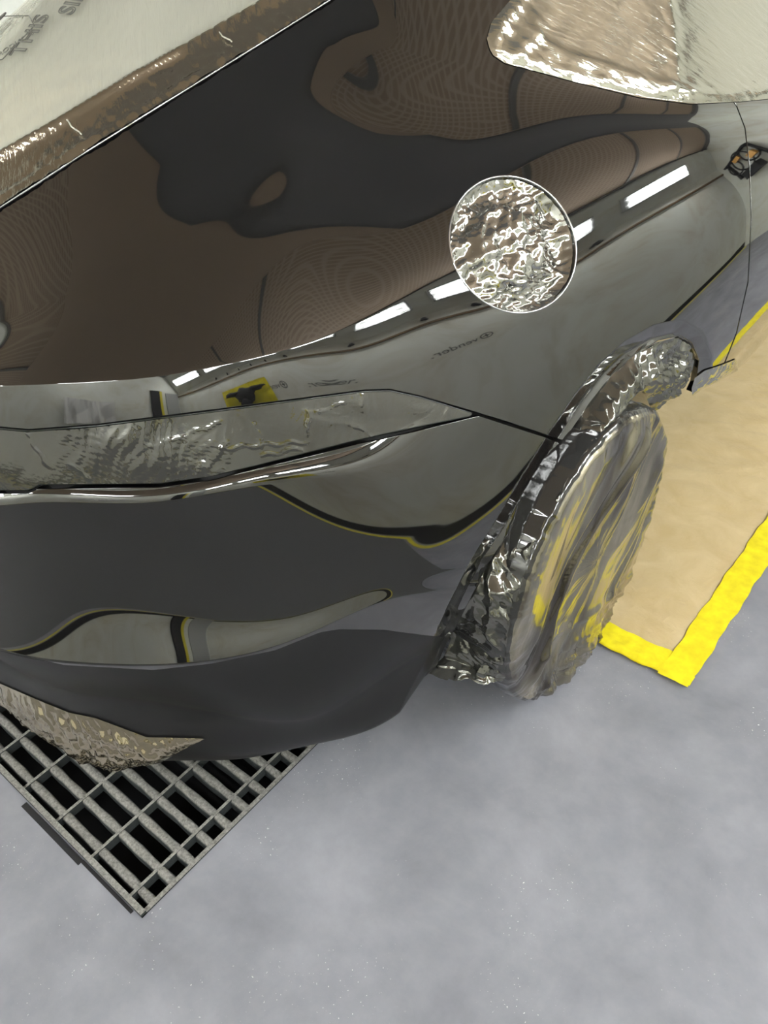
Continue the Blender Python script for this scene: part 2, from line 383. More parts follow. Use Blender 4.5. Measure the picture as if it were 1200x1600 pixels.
def clip(D, T, g):
    """keep the part of triangle mesh (D rows of data, T) where g > 0, cutting exactly on g = 0"""
    g = np.where(np.abs(g) < 1e-6, 1e-6, g); s = g > 0; cnt = s[T].sum(1)
    keep = T[cnt == 3]; cut = T[(cnt > 0) & (cnt < 3)]; new = []; extra = []; cache = {}
    def mid(a, b):
        k = (a, b) if a < b else (b, a)
        if k not in cache:
            t = g[k[0]]/(g[k[0]]-g[k[1]]); extra.append(D[k[0]]*(1-t)+D[k[1]]*t); cache[k] = len(D)+len(extra)-1
        return cache[k]
    for tr in cut:
        tr = [int(x) for x in tr]; ins = [x for x in tr if s[x]]
        if len(ins) == 1:
            i = tr.index(ins[0]); a, b, c = tr[i], tr[(i+1) % 3], tr[(i+2) % 3]; new.append((a, mid(a, b), mid(a, c)))
        else:
            i = [s[x] for x in tr].index(False); a, b, c = tr[i], tr[(i+1) % 3], tr[(i+2) % 3]
            p, q = mid(a, b), mid(a, c); new += [(p, b, c), (p, c, q)]
    D2 = np.vstack([D, np.array(extra)]) if extra else D
    T2 = np.vstack([keep, np.array(new, int).reshape(-1, 3)]) if new else keep
    used = np.unique(T2); re = -np.ones(len(D2), int); re[used] = np.arange(len(used))
    return D2[used], re[T2]
DATA = np.hstack([VP, VN, VQ, VU])       # 0:3 point, 3:6 normal, 6:8 picture, 8:10 uv
def region(pos=(), neg=(), grow=0):
    D, T = DATA, TRI
    for p in pos: D, T = clip(D, T, sdf(D[:, 6:8], p)+grow)
    for p in neg: D, T = clip(D, T, -sdf(D[:, 6:8], p)+grow)
    return D, T
def flange(D, T, depth=.016, r=.0022, umax=11.999):
    P, N = D[:, :3], D[:, 3:6]; N = N/np.linalg.norm(N, axis=1, keepdims=True)
    from collections import Counter
    e = {}
    for t in T:
        for a, b in ((t[0], t[1]), (t[1], t[2]), (t[2], t[0])):
            k = (min(a, b), max(a, b)); e[k] = None if k in e else (int(a), int(b))
    be = [x for x in e.values() if x is not None and not (D[x[0], 8] >= umax and D[x[1], 8] >= umax)]
    tv = {}
    for a, b in be:
        d = P[b]-P[a]; L = np.linalg.norm(d)
        if L < 1e-7: continue
        nn = (N[a]+N[b])/2; fn = None
        t = np.cross(d, nn)
        for q in (a, b): tv[q] = tv.get(q, 0)+t/max(L, 1e-6)*L
    # orient outwards using triangle winding
    n = len(P); V = list(P); NN = list(N); F = [tuple(t) for t in T]
    tri_n = np.cross(P[T[0][1]]-P[T[0][0]], P[T[0][2]]-P[T[0][0]]); 
    tn = np.cross(P[T[:, 1]]-P[T[:, 0]], P[T[:, 2]]-P[T[:, 0]]); sgn = 1 if (tn*N[T[:, 0]]).sum() > 0 else -1
    idx = {}
    for q, t in tv.items():
        t = t/(np.linalg.norm(t)+1e-12)*sgn; rr = []
        for (ft, fd, nt) in ((.7, .3, .7), (1, 1, 1.0), (1, depth/r, 1.0)):
            V.append(P[q]+t*r*ft-N[q]*r*fd); m_ = t*nt+N[q]*(1-nt*.999) if nt < 1 else t; NN.append(m_/np.linalg.norm(m_)); rr.append(len(V)-1)
        idx[q] = [q]+rr
    for a, b in be:
        if a in idx and b in idx:
            for i in range(3): F.append((idx[b][i], idx[a][i], idx[a][i+1], idx[b][i+1]))
    return V, F, NN
def mirror(V, F, NN):
    n = len(V); V2 = [np.array(v)*[-1, 1, 1]+[-3, 0, 0] for v in V]; N2 = [np.array(v)*[-1, 1, 1] for v in NN]
    return list(V)+V2, list(F)+[tuple(i+n for i in reversed(f)) for f in F], list(NN)+N2
def inv(q):
    """(u, v) on the skin seen at picture points q"""
    q = np.atleast_2d(np.array(q, float)); out = []
    facing = ((CPOS-VP)*VN).sum(1) > 0
    for p in q:
        d = np.hypot(*(VQ-p).T)+np.where(facing, 0, 1e5); out.append(VU[d.argmin()])
    return np.array(out)
def nearest(q):
    q = np.atleast_2d(np.array(q, float)); facing = ((CPOS-VP)*VN).sum(1) > 0
    I = [(np.hypot(*(VQ-p).T)+np.where(facing, 0, 1e5)).argmin() for p in q]
    # refine linearly with the local gradient
    P, N = [], []
    for p, i in zip(q, I):
        a, b = divmod(i, nv_); a = min(max(a, 1), len(ug)-2); b = min(max(b, 1), nv_-2)
        Ju = (GQ[a+1, b]-GQ[a-1, b])/2; Jv = (GQ[a, b+1]-GQ[a, b-1])/2
        s = np.linalg.lstsq(np.column_stack([Ju, Jv]), p-GQ[a, b], rcond=None)[0]; s = np.clip(s, -1.5, 1.5)
        P.append(GP[a, b]+s[0]*(GP[a+1, b]-GP[a-1, b])/2+s[1]*(GP[a, b+1]-GP[a, b-1])/2); N.append(GN[a, b])
    return np.array(P), np.array(N)

def nearest_any(p):
    """as nearest, also on the mirrored far half of the car; the closest skin to the camera wins"""
    best = None
    for Q, q, Nn in ((VP, VQ, VN), (VP*[-1, 1, 1]+[-3, 0, 0], None, VN*[-1, 1, 1])):
        q = proj(Q) if q is None else q; d = np.hypot(*(q-np.array(p)).T)+12*np.linalg.norm(Q-CPOS, axis=1)+np.where(((CPOS-Q)*Nn).sum(1) > 0, 0, 1e5); i = d.argmin()
        if best is None or d[i] < best[0]: best = (d[i], Q[i], Nn[i])
    return best[1], best[2]
def orient(V, F, NN):
    V = np.array(V, float); NN = np.array(NN, float); out = []
    for f in F:
        a, b, c = V[f[0]], V[f[1]], V[f[2]]; n = np.cross(b-a, c-a); m = NN[list(f)].sum(0)
        out.append(f if n @ m >= 0 else tuple(reversed(f)))
    return out
def panel(name, D, T, m, parent, both=True, **k):
    V, F, NN = flange(D, T, **k)
    F = orient(V, F, NN)
    if both: V, F, NN = mirror(V, F, NN)
    return obj(name, V, F, m, parent, normals=NN)
def sheet(D, T, off, m, name, parent=None, disp=None, both=False, thick=0.0):
    P, N = D[:, :3], D[:, 3:6]/np.linalg.norm(D[:, 3:6], axis=1, keepdims=True)
    V = P+N*(off+(disp(D) if disp is not None else 0))[:, None] if disp is not None else P+N*off
    F = [tuple(t) for t in T]
    t0 = np.cross(V[T[:, 1]]-V[T[:, 0]], V[T[:, 2]]-V[T[:, 0]])
    if (t0*N[T[:, 0]]).sum() < 0: F = [tuple(reversed(f)) for f in F]
    if both: V, F, _ = mirror(V, F, N)
    return obj(name, V, F, m, parent)

# ================================================================ the spray booth
XR, XL, YB, YF, ZC = 1.75, -4.75, -2.6, 6.0, 2.75
GX0, GX1, GY0, GY1 = -3.2, -.905, .205, .825     # floor grate opening
def struct(name, V, F, m, smooth=False): o = obj(name, V, F, m, None, smooth); o['kind'] = 'structure'; return o
fl = []
for x0, x1, y0, y1 in ((XL, XR, YB, GY0), (XL, XR, GY1, YF), (XL, GX0, GY0, GY1), (GX1, XR, GY0, GY1)): fl.append((x0, y0, -.05, x1, y1, 0))
struct('floor', *boxes(fl), FLOOR)
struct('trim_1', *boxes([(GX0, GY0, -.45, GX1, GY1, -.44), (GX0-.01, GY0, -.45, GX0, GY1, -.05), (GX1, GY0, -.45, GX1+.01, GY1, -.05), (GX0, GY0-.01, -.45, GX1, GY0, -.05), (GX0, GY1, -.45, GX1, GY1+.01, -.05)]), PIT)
ZW = 2.15
struct('wall_right', *boxes([(XR, YB, 0, XR+.08, YF, ZW)]), WALL)
struct('wall_left', *boxes([(XL-.08, YB, 0, XL, YF, ZW)]), WALL)
struct('wall_back', *boxes([(XL, YB-.08, 0, XR, YB, ZC)]), WALL)
struct('wall_front', *boxes([(XL, YF, 0, XR, YF+.08, ZC)]), WALL)
SL = .5      # slanted lamp strip between wall and ceiling
for nm, X, sgn in (('trim_2', XR, -1), ('trim_3', XL, 1)):
    a, b = X, X+sgn*SL
    struct(nm, [(a, YB, ZW), (a, YF, ZW), (b, YF, ZC), (b, YB, ZC), (a-sgn*.06, YB, ZW), (a-sgn*.06, YF, ZW), (b-sgn*.06, YF, ZC+.06), (b-sgn*.06, YB, ZC+.06)],
           [(0, 1, 2, 3), (7, 6, 5, 4), (0, 4, 5, 1), (3, 2, 6, 7)], WALL)
for nm, X, s_ in (('trim_4', XR, -1), ('trim_5', XL, 1)):
    struct(nm, *boxes([(min(X, X+s_*.03), YB, 1.93, max(X, X+s_*.03), YF, 1.97)]), WALL_TRIM)
for nm, X, s_ in (('baseboard_right', XR, -1), ('baseboard_left', XL, 1)):
    struct(nm, *boxes([(min(X, X+s_*.02), YB, 0, max(X, X+s_*.02), YF, .10)]), PRIMER)
struct('baseboard_back', *boxes([(XL, YB, 0, XR, YB+.02, .10)]), PRIMER)
struct('ceiling', *boxes([(XL+SL-.05, YB, ZC, XR-SL+.05, YF, ZC+.05)]), DARKCEIL)
struct('trim_7', *boxes([(-.35, YB+.3, ZC-.012, XR-SL-.05, YF-.3, ZC-.001), (XL+SL+.05, YB+.3, ZC-.012, -2.65, .35, ZC-.001)]), CEIL)
FP = [(-.352, -2.3), (-.352, 2.05), (-.60, 1.78), (-.84, 1.36), (-1.2, 1.0), (-1.8, .8), (-2.648, .45), (-2.648, -2.3)]; n = len(FP)
struct('trim_8', [(x, y, ZC-.012) for x, y in FP]+[(x, y, ZC-.001) for x, y in FP], [tuple(range(n)), tuple(range(n, 2*n))[::-1]]+[(i, n+i, n+(i+1) % n, (i+1) % n) for i in range(n)], CEIL2)
fr = []
y = YB
while y < YF: fr += [(XL+SL, y-.02, ZC-.03, -2.66, y+.02, ZC), (-.34, y-.02, ZC-.03, XR-SL, y+.02, ZC)]; y += 1.05
for x in (-4.2, 1.2): fr.append((x-.02, YB, ZC-.035, x+.02, YF, ZC-.002))
struct('trim_6', *boxes(fr), FRAME)

# yellow tape line along the foot of the walls
for (x0, y0, x1, y1), w in (((XR-.14, YB+.05, XR-.07, YF-.05), 'right'), ((XL+.3, YB+.10, XR-.15, YB+.17), 'back')):
    o = obj('floor_tape', *boxes([(x0, y0, .0, x1, y1, .002)]), YELLOW, smooth=False)
    tag(o, 'yellow tape line stuck on the floor along the foot of the %s wall' % w, 'tape')

# slanted lamp fixtures: housing, end caps, two tubes each
def lamp(x, y, length, sgn, where, k):
    """on the 45 degree strip; sgn -1 right side, +1 left side"""
    t = thing('ceiling_lamp', where, 'lamp', 'fluorescent fixtures on the slanted strips')
    cx, cz = x+sgn*SL*.5, (ZW+ZC)/2
    nrm = np.array([sgn*.77, 0, -.64]); nrm /= np.linalg.norm(nrm); up = np.array([sgn*.64, 0, .77])
    c = np.array([cx, y, cz])+nrm*.012
    def P(a, b, h): return c+up*a+np.array([0, b, 0])+nrm*h
    hw, hl = .15, length/2
    V = [P(-hw, -hl, 0), P(hw, -hl, 0), P(hw, hl, 0), P(-hw, hl, 0), P(-hw, -hl, .05), P(hw, -hl, .05), P(hw, hl, .05), P(-hw, hl, .05),
         P(-hw+.02, -hl+.02, .05), P(hw-.02, -hl+.02, .05), P(hw-.02, hl-.02, .05), P(-hw+.02, hl-.02, .05), P(-hw+.04, -hl+.04, .01), P(hw-.04, -hl+.04, .01), P(hw-.04, hl-.04, .01), P(-hw+.04, hl-.04, .01)]
    F = [(3, 2, 1, 0), (0, 1, 5, 4), (1, 2, 6, 5), (2, 3, 7, 6), (3, 0, 4, 7)]
    for i in range(4): F += [(4+i, 4+(i+1) % 4, 8+(i+1) % 4, 8+i), (8+i, 8+(i+1) % 4, 12+(i+1) % 4, 12+i)]
    F.append((12, 13, 14, 15))
    obj('lamp_housing', V, F, HOUSING, t, False)
    for a in (-.06, .06):
        V, F = tube(P(a, -hl+.05, .035), P(a, hl-.05, .035), .017)
        obj('lamp_tube', V, F, TUBEM, t)
for k, y in enumerate((-1.75, -.25, 1.25, 2.75, 4.25)):
    place = ['nearest the back wall', 'second from the back wall', 'in the middle of the row', 'fourth from the back wall', 'furthest from the back wall'][k]
    lamp(XR, y, 1.25, -1, 'white two-tube fluorescent fixture over the right wall, '+place, k)
for y, place in ((-1.75, 'nearest the back wall'), (2.95, 'second from the front wall'), (4.45, 'nearest the front wall')):
    lamp(XL, y, 1.25, 1, 'white two-tube fluorescent fixture over the left wall, '+place, 0)
def added_ceil_lamp(y, x, where):  # unseen fixture added to brighten the back wall
    t = thing('ceiling_lamp', where, 'lamp')
    obj('lamp_housing', *boxes([(x-.62, y-.12, ZC-.075, x+.62, y+.12, ZC-.036)]), HOUSING, t, False)
    for a in (-.05, .05):
        V, F = tube((x-.56, y+a, ZC-.094), (x+.56, y+a, ZC-.094), .017); obj('lamp_tube', V, F, TUBEM, t)

# hooks under the right lamps
for k in range(9):
    y = -.6+k*.5
    V, F = join(tube((XR-.0, y, 2.07), (XR-.06, y, 2.07), .022), tube((XR-.05, y, 2.09), (XR-.065, y, 2.02), .022))
    tag(obj('wall_hook', V, F, PRIMER), 'small black hook on the right wall below the lamps, %s from the back wall' % ('first', 'second', 'third', 'fourth', 'fifth', 'sixth', 'seventh', 'eighth', 'ninth')[k], 'hook', 'hooks on the right wall')

# printed marks on the right wall film
def text(name, body, size, M4, m, depth=.0006, parent=None, outline=False, align='CENTER'):
    cu = bpy.data.curves.new(name, 'FONT'); cu.body = body; cu.size = size; cu.align_x = align; cu.align_y = 'CENTER'; cu.resolution_u = 4
    if outline: cu.fill_mode = 'NONE'; cu.bevel_depth = outline
    else: cu.extrude = depth
    o = bpy.data.objects.new(name, cu); C.objects.link(o)
    dg = bpy.context.evaluated_depsgraph_get(); me = bpy.data.meshes.new_from_object(o.evaluated_get(dg)); bpy.data.objects.remove(o)
    me.materials.clear(); me.materials.append(m); me.name = name
    o = bpy.data.objects.new(name, me); C.objects.link(o); me.transform(M4)
    if parent: o.parent = parent
    return o
def frame(loc, xdir, ydir):
    x = Vector(xdir).normalized(); y = Vector(ydir); z = x.cross(y).normalized(); y = z.cross(x)
    return Matrix(((x.x, y.x, z.x, loc[0]), (x.y, y.y, z.y, loc[1]), (x.z, y.z, z.z, loc[2]), (0, 0, 0, 1)))
def wall_mark(y, z):
    t = thing('wall_logo', 'grey printed maker mark on the right wall, the one %s the back wall' % ('nearer' if y < 1.5 else 'further from'), 'logo', 'maker marks printed on the right wall')
    text('lettering', 'vender.', .13, frame((XR-.002, y-.02, z), (0, -1, 0), (0, 0, 1)), INK, parent=t)
    V, F = [], []
    n = 32
    for i in range(n):
        a = 2*math.pi*i/n
        for r in (.05, .065): V.append((XR-.003, y+.26+r*math.cos(a), z+r*math.sin(a)))
    for i in range(n): j = (i+1) % n; F.append((2*i, 2*i+1, 2*j+1, 2*j))
    V2, F2 = boxes([(XR-.004, y+.225, z-.008, XR-.002, y+.295, z+.008), (XR-.004, y+.252, z-.04, XR-.002, y+.268, z+.04)])
    obj('ring_mark', *join((V, F), (V2, F2)), INK, t, False)
for y, z in WALL_MARKS: wall_mark(y, z)
for x in (-3.6, -.9): added_ceil_lamp(-1.9, x, 'added two-tube ceiling fixture brightening the back wall, on the %s side' % ('left' if x < -2 else 'right'))

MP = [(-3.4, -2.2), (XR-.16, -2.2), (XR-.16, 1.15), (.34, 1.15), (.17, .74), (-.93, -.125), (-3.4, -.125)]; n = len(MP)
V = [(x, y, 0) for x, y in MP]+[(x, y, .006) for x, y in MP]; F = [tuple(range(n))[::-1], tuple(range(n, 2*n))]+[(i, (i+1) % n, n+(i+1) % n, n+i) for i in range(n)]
tag(obj('added_floor_card', V, F, DARK_CARD, None, False), 'dark card added on the floor behind the rear bumper to darken its reflection', 'reflection card')  # unseen dark sheet added so the bumper mirrors a darker floor
# ================================================================ floor grate
gt = thing('floor_grate', 'dusty steel floor grating sunk in the grey floor under the bumper corner', 'floor grate')
xs = [-.959-.1325*k for k in range(17)]
obj('frame', *boxes([(GX0, GY0, -.045, GX1, GY0+.012, .012), (GX0, GY1-.012, -.045, GX1, GY1, .004), (GX1-.010, GY0, -.045, GX1, GY1, .004)]), GRATE, gt, False)
yy = GY0+.034
while yy < GY1-.02:
    n = 60; V, F = [], []
    for i in range(n+1):
        x = GX1-.01+(GX0-GX1+.01)*i/n
        w = .0105+.0012*math.sin(i*2.3+yy*90); z = .002+.0015*math.sin(i*1.7+yy*40)
        V += [(x, yy-w*.75, -.036), (x, yy-w, -.006), (x, yy-w*.6, z), (x, yy+w*.6, z), (x, yy+w, -.006), (x, yy+w*.75, -.036)]
    for i in range(n):
        for j in range(5): a = i*6+j; F.append((a, a+1, a+7, a+6))
    obj('bearing_bar', V, F, GRATE, gt, True); yy += .0505
for x in xs:
    obj('cross_bar', *boxes([(x-.0035, GY0+.01, -.020, x+.0035, GY1-.01, .0035)]), GRATE, gt, False)
o = obj('floor_film', *boxes([(-1.32, GY0-.016, .0, -1.10, GY0-.003, .002), (-1.10, GY0-.009, .0, -.93, GY0-.002, .002)]), PIT, None, False)
tag(o, 'ragged dark cut strip of floor film along the near edge of the grating', 'film strip')

# ================================================================ masking paper on the floor
def paper_z(P):
    return .006+.005*np.sin(P[:, 0]*9+P[:, 1]*4)*np.sin(P[:, 1]*7)+.004*crumple(P*[1, 1, 0], 6, 3, 5)
pt = thing('masking_paper', 'beige masking paper with yellow taped edges lying on the floor below the door', 'masking paper')
px, py = np.meshgrid(np.linspace(-1.0, -.325, 110), np.linspace(1.375, 3.6, 300), indexing='ij')
P = np.stack([px.ravel(), py.ravel(), np.zeros(px.size)], 1); P[:, 2] = .0035+np.maximum(0, paper_z(P))*np.clip((-.33-P[:, 0])*12, 0, 1)*np.clip((P[:, 1]-1.38)*12, 0, 1)
n1 = px.shape[1]; F = [(i*n1+j, (i+1)*n1+j, (i+1)*n1+j+1, i*n1+j+1) for i in range(px.shape[0]-1) for j in range(n1-1)]
obj('paper_sheet', P, F, PAPER, pt)
def tape(name, x0, y0, x1, y1, parent, amp=.0012, z=.006):
    nx, ny = (8, 120) if y1-y0 > x1-x0 else (120, 8); a, b = np.meshgrid(np.linspace(x0, x1, nx), np.linspace(y0, y1, ny), indexing='ij')
    P = np.stack([a.ravel(), b.ravel(), np.zeros(a.size)], 1)
    P[:, 0 if ny > nx else 1] += .002*np.sin(P[:, 1 if ny > nx else 0]*31)+.0015*np.sin(P[:, 1 if ny > nx else 0]*77)
    P[:, 2] = z+amp*crumple(P, 30, 5, 4); F = [(i*ny+j, (i+1)*ny+j, (i+1)*ny+j+1, i*ny+j+1) for i in range(nx-1) for j in range(ny-1)]
    return obj(name, P, F, YELLOW, parent)
tape('side_tape', -.375, 1.345, -.300, 3.6, pt, z=.0115); tape('end_tape', -1.0, 1.350, -.305, 1.430, pt, z=.0085); tape('end_tape', -1.0, 1.352, -.30, 1.385, pt, z=.0105)

# things standing about the booth, seen only mirrored in the paint
gy, gz = np.meshgrid(np.linspace(-.55, 1.05, 60), np.linspace(1.12, 1.62, 24), indexing='ij')
P = np.stack([0*gy.ravel(), gy.ravel(), gz.ravel()], 1); P[:, 0] = XR-.035+.012*crumple(P, 3, 91, 4)
tag(obj('plastic_sheet', P, [(i*24+j, (i+1)*24+j, (i+1)*24+j+1, i*24+j+1) for i in range(59) for j in range(23)], YELLOW), 'yellow plastic sheet fixed to the right wall behind the dark coat', 'sheet')
V, F = [], []
for k, (cy_, cz_, ry, rz) in enumerate(((.25, 1.40, .36, .14), (.62, 1.45, .30, .05), (-.18, 1.47, .26, .05), (.20, 1.28, .20, .10))):
    n0 = len(V)
    for i in range(13):
        th = math.pi*i/12
        for j in range(20):
            a_ = 2*math.pi*j/20; V.append((XR-.11+.055*math.cos(th), cy_+ry*math.sin(th)*math.cos(a_)*(1+.15*math.sin(5*a_+k)), cz_+rz*math.sin(th)*math.sin(a_)*(1+.2*math.sin(4*a_))))
    F += [(n0+i*20+j, n0+i*20+(j+1) % 20, n0+(i+1)*20+(j+1) % 20, n0+(i+1)*20+j) for i in range(12) for j in range(20)]
tag(obj('coat', V, F, BLACKP), 'dark crumpled coat hanging in front of the yellow sheet', 'coat')
gx, gz = np.meshgrid(np.linspace(-1.0, -.05, 60), np.linspace(1.0, 1.6, 40), indexing='ij')
P = np.stack([gx.ravel(), 0*gx.ravel(), gz.ravel()], 1); P[:, 1] = YB+.10+.07*crumple(P*[1, 1, .4], 3.5, 92, 5)
tag(obj('dust_sheet', P, [(i*40+j, (i+1)*40+j, (i+1)*40+j+1, i*40+j+1) for i in range(59) for j in range(39)], WHITEC), 'white folded dust sheet hanging on the back wall', 'dust sheet')
struct('door_1', *boxes([(1.22, YB, 0, 1.7, YB+.03, 2.05)]), HOUSING)
struct('trim_9', *boxes([(.75, YB, 0, 1.0, YB+.05, 2.1)]), PRIMER)
struct('trim_10', *boxes([(1.01, YB, 0, 1.09, YB+.03, 2.1)]), YELLOW)
# hose rack on the far wall (seen mirrored in the door)
t = thing('hose_rack', 'wall rack with black hose loops and orange fittings on the front wall', 'hose rack')
obj('bracket', *boxes([(.75, YF-.12, 1.95, 1.55, YF-.002, 1.99), (.8, YF-.10, 1.5, .84, YF-.002, 1.95), (1.46, YF-.10, 1.5, 1.5, YF-.002, 1.95)]), PRIMER, t, False)
for hx, hr in ((.95, .16), (1.15, .20), (1.36, .15)):
    pts = [(hx+hr*math.cos(a), YF-.14, 1.78+hr*1.15*math.sin(a)) for a in np.linspace(0, 2*math.pi, 25)]
    obj('hose', *join(*[tube(pts[i], pts[i+1], .018, 8) for i in range(24)]), PRIMER, t)
for b_ in ((.86, YF-.22, 1.66, 1.0, YF-.10, 1.78), (1.1, YF-.2, 1.84, 1.26, YF-.1, 1.92)): obj('fitting', *boxes([b_]), ORANGE, t, False)
obj('box', *boxes([(1.0, YF-.28, 1.38, 1.32, YF-.02, 1.56)]), PRIMER, t, False)
# ================================================================ the car
car = thing('car', 'glossy black car rear corner with windows, lamp and wheel masked in silver film', 'car')
ARCHPOLY = ARCH+[(1078, 640), (1060, 750), (900, 1150), (700, 1250), (600, 1250)]
SIDEWIN = [(840, -60), (800, 0), (769, 36), (762, 62), (769, 84), (790, 98), (830, 108), (900, 127), (1000, 151), (1080, 161), (1160, 157), (1230, 150), (1400, 130), (1400, -600), (900, -600)]
REARWIN = [(-600, 720), (-300, 512), (0, 324), (130, 240), (250, 165), (400, 72), (515, 0), (600, -60), (700, -200), (700, -900), (-900, -900), (-900, 720)]
LIP = [(-600, 766), (44, 772), (58, 765), (250, 763), (330, 751), (400, 734), (480, 715), (560, 695), (650, 675), (748, 651), (800, 668), (850, 684), (882, 697)]
BUMPER = LIP+[(860, 725), (700, 1000), (655, 1100), (655, 1500), (-600, 1500)]
LAMPTOP = [(-600, 664), (0, 670), (45, 674), (150, 666), (350, 641), (500, 621), (570, 612), (610, 611), (660, 622), (738, 646)]
LAMP = LAMPTOP+[(735, 650), (650, 667), (550, 689), (400, 727), (330, 743), (250, 755), (62, 757), (44, 766), (-600, 758)]
QUARTER_CUT = [(-600, 660), (0, 666), (45, 670), (150, 662), (350, 637), (500, 617), (570, 608), (610, 607), (660, 618), (745, 643), (800, 660), (888, 690), (860, 760), (655, 1100), (655, 1700), (-600, 1700)]
SILL = [(1060, 640), (1078, 614), (1100, 604), (1135, 590), (1165, 570), (1200, 532), (1300, 420), (1300, 900), (1000, 900)]
VALC = [(-900, 850), (-300, 945), (0, 1016), (100, 1039), (240, 1047), (330, 1037), (430, 1016), (500, 988), (530, 983), (600, 984), (660, 992), (740, 1000), (740, 1500), (-900, 1500)]
DOOR = [(1138, 150), (1150, 166), (1163, 200), (1170, 260), (1173, 340), (1168, 440), (1150, 520), (1118, 600), (1100, 700), (1060, 1200), (3500, 1200), (3500, -2500), (1138, -2500)]
ang = np.linspace(0, 2*np.pi, 72, endpoint=False)
def ellipse(cx, cy, a, b, rot):
    c, s = math.cos(rot), math.sin(rot)
    return [(cx+a*math.cos(t)*c-b*math.sin(t)*s, cy+a*math.cos(t)*s+b*math.sin(t)*c) for t in ang]
FUEL = ellipse(801, 382, 110, 96, math.radians(62))
FUEL = [(x, y) for x, y in FUEL]

D, T = region([], [ARCHPOLY, SILL, SIDEWIN, REARWIN, QUARTER_CUT, DOOR, FUEL])
panel('quarter_panel', D, T, PAINT, car)
D, T = region([DOOR], [ARCHPOLY, SILL, SIDEWIN], grow=-2.0)
panel('rear_door', D, T, PAINT, car, both=False)
D, T = region([BUMPER], [ARCHPOLY, VALC])
panel('rear_bumper', D, T, PAINT, car)
D, T = region([BUMPER, VALC], [ARCHPOLY])
panel('lower_valance', D, T, VALANCE, car, depth=.004, r=.001)
D, T = region([LAMP])
panel('tail_lamp', D, T, GLASSM, car, depth=.01)
D, T = region([], [ARCHPOLY, SILL, SIDEWIN, REARWIN, FUEL])
sheet(D, T, -.017, PRIMER, 'inner_shell', car, both=True)
D, T = region([REARWIN]); sheet(D, T, -.010, GLASSM, 'rear_window', car, both=True)
D, T = region([SIDEWIN]); sheet(D, T, -.010, GLASSM, 'side_window', car, both=True)
# wheels
WC = np.array([-.56, 1.262, .354])
def lathe(prof, n, cx, f=None, seg=None):
    """prof (x offset, radius) round an axis along X"""
    V = []
    for (x, r) in prof:
        for i in range(n):
            a = 2*math.pi*i/n; V.append((cx[0]+x, cx[1]+r*math.cos(a), cx[2]+r*math.sin(a)))
    F = []
    for j in range(len(prof)-1):
        for i in range(n): F.append((j*n+i, j*n+(i+1) % n, (j+1)*n+(i+1) % n, (j+1)*n+i))
    return np.array(V), F
def wheel(cx, sgn=1):
    P1 = [(-.24, .24), (-.245, .29), (-.23, .325), (-.20, .330), (-.06, .330), (-.025, .326), (-.008, .305), (-.008, .26), (-.02, .245)]
    V, F = lathe([(x*sgn, r) for x, r in P1], 72, cx); tyre = obj('tyre', V, F, RUBBER, car)
    V, F = lathe([(x*sgn, r) for x, r in ((-.22, .235), (-.03, .245), (-.022, .238), (-.05, .22), (-.19, .20))], 64, cx)
    parts = [(V, F)]
    for k in range(10):
        a = 2*math.pi*k/10; u = np.array([0, math.cos(a), math.sin(a)]); w = np.array([0, -math.sin(a), math.cos(a)])
        vs = []
        for r, h in ((.05, .022), (.225, .012)):
            for s_ in (-1, 1):
                for x in (-.03, -.06): vs.append(np.array(cx)+u*r+w*h*s_+np.array([x*sgn, 0, 0]))
        parts.append((vs, [(0, 2, 6, 4), (1, 5, 7, 3), (0, 4, 5, 1), (2, 3, 7, 6), (4, 6, 7, 5), (0, 1, 3, 2)]))
    hv, hf = lathe([(x*sgn, r) for x, r in ((-.07, .06), (-.03, .06), (-.024, .05), (-.022, .001))], 24, cx); parts.append((hv, hf))
    rim = obj('rim', *join(*parts), ALLOY, tyre, False)
wheel(WC); wheel(np.array([-3-WC[0], WC[1], WC[2]]), -1)
# wheel housing
V, F = lathe([(-.13, .39), (-.30, .39), (-.34, .30), (-.34, .02)], 64, WC)
k_ = [i for i in range(len(F)) if V[list(F[i])][:, 2].mean() > .30]     # only the upper half: a wheel housing is open below
obj('wheel_housing', V, [F[i] for i in k_], PRIMER, car)
# filler pipe cap under the foil
P0, N0 = nearest([(801, 385)]); P0, N0 = P0[0], N0[0]
V, F = tube(P0-N0*.07, P0-N0*.035, .040, 32); obj('filler_cap', V, F, PRIMER, car)
V, F = tube(P0-N0*.10, P0-N0*.065, .080, 48); obj('filler_recess', V, F, PRIMER, car)

# ================================================================ masking films
def fuel_disp(D):
    q = D[:, 6:8]; s = sdf(q, FUEL); rho = 1-np.clip(s/96, 0, 1)
    base = -.004-.016*np.clip((1-rho)/.10, 0, 1)+.017*np.clip((.66-rho)/.16, 0, 1)**1.0
    c = crumple(D[:, :3], 15, 17, 8, .84, 1.45, .8)
    return base+np.clip((1-rho)/.06, 0, 1)*.0095*c
D, T = region([FUEL])
o = sheet(D, T, 0, FILM_FOIL, 'foil_cover', disp=fuel_disp)
tag(o, 'round crumpled silver foil filling the fuel filler opening on the shoulder', 'foil')

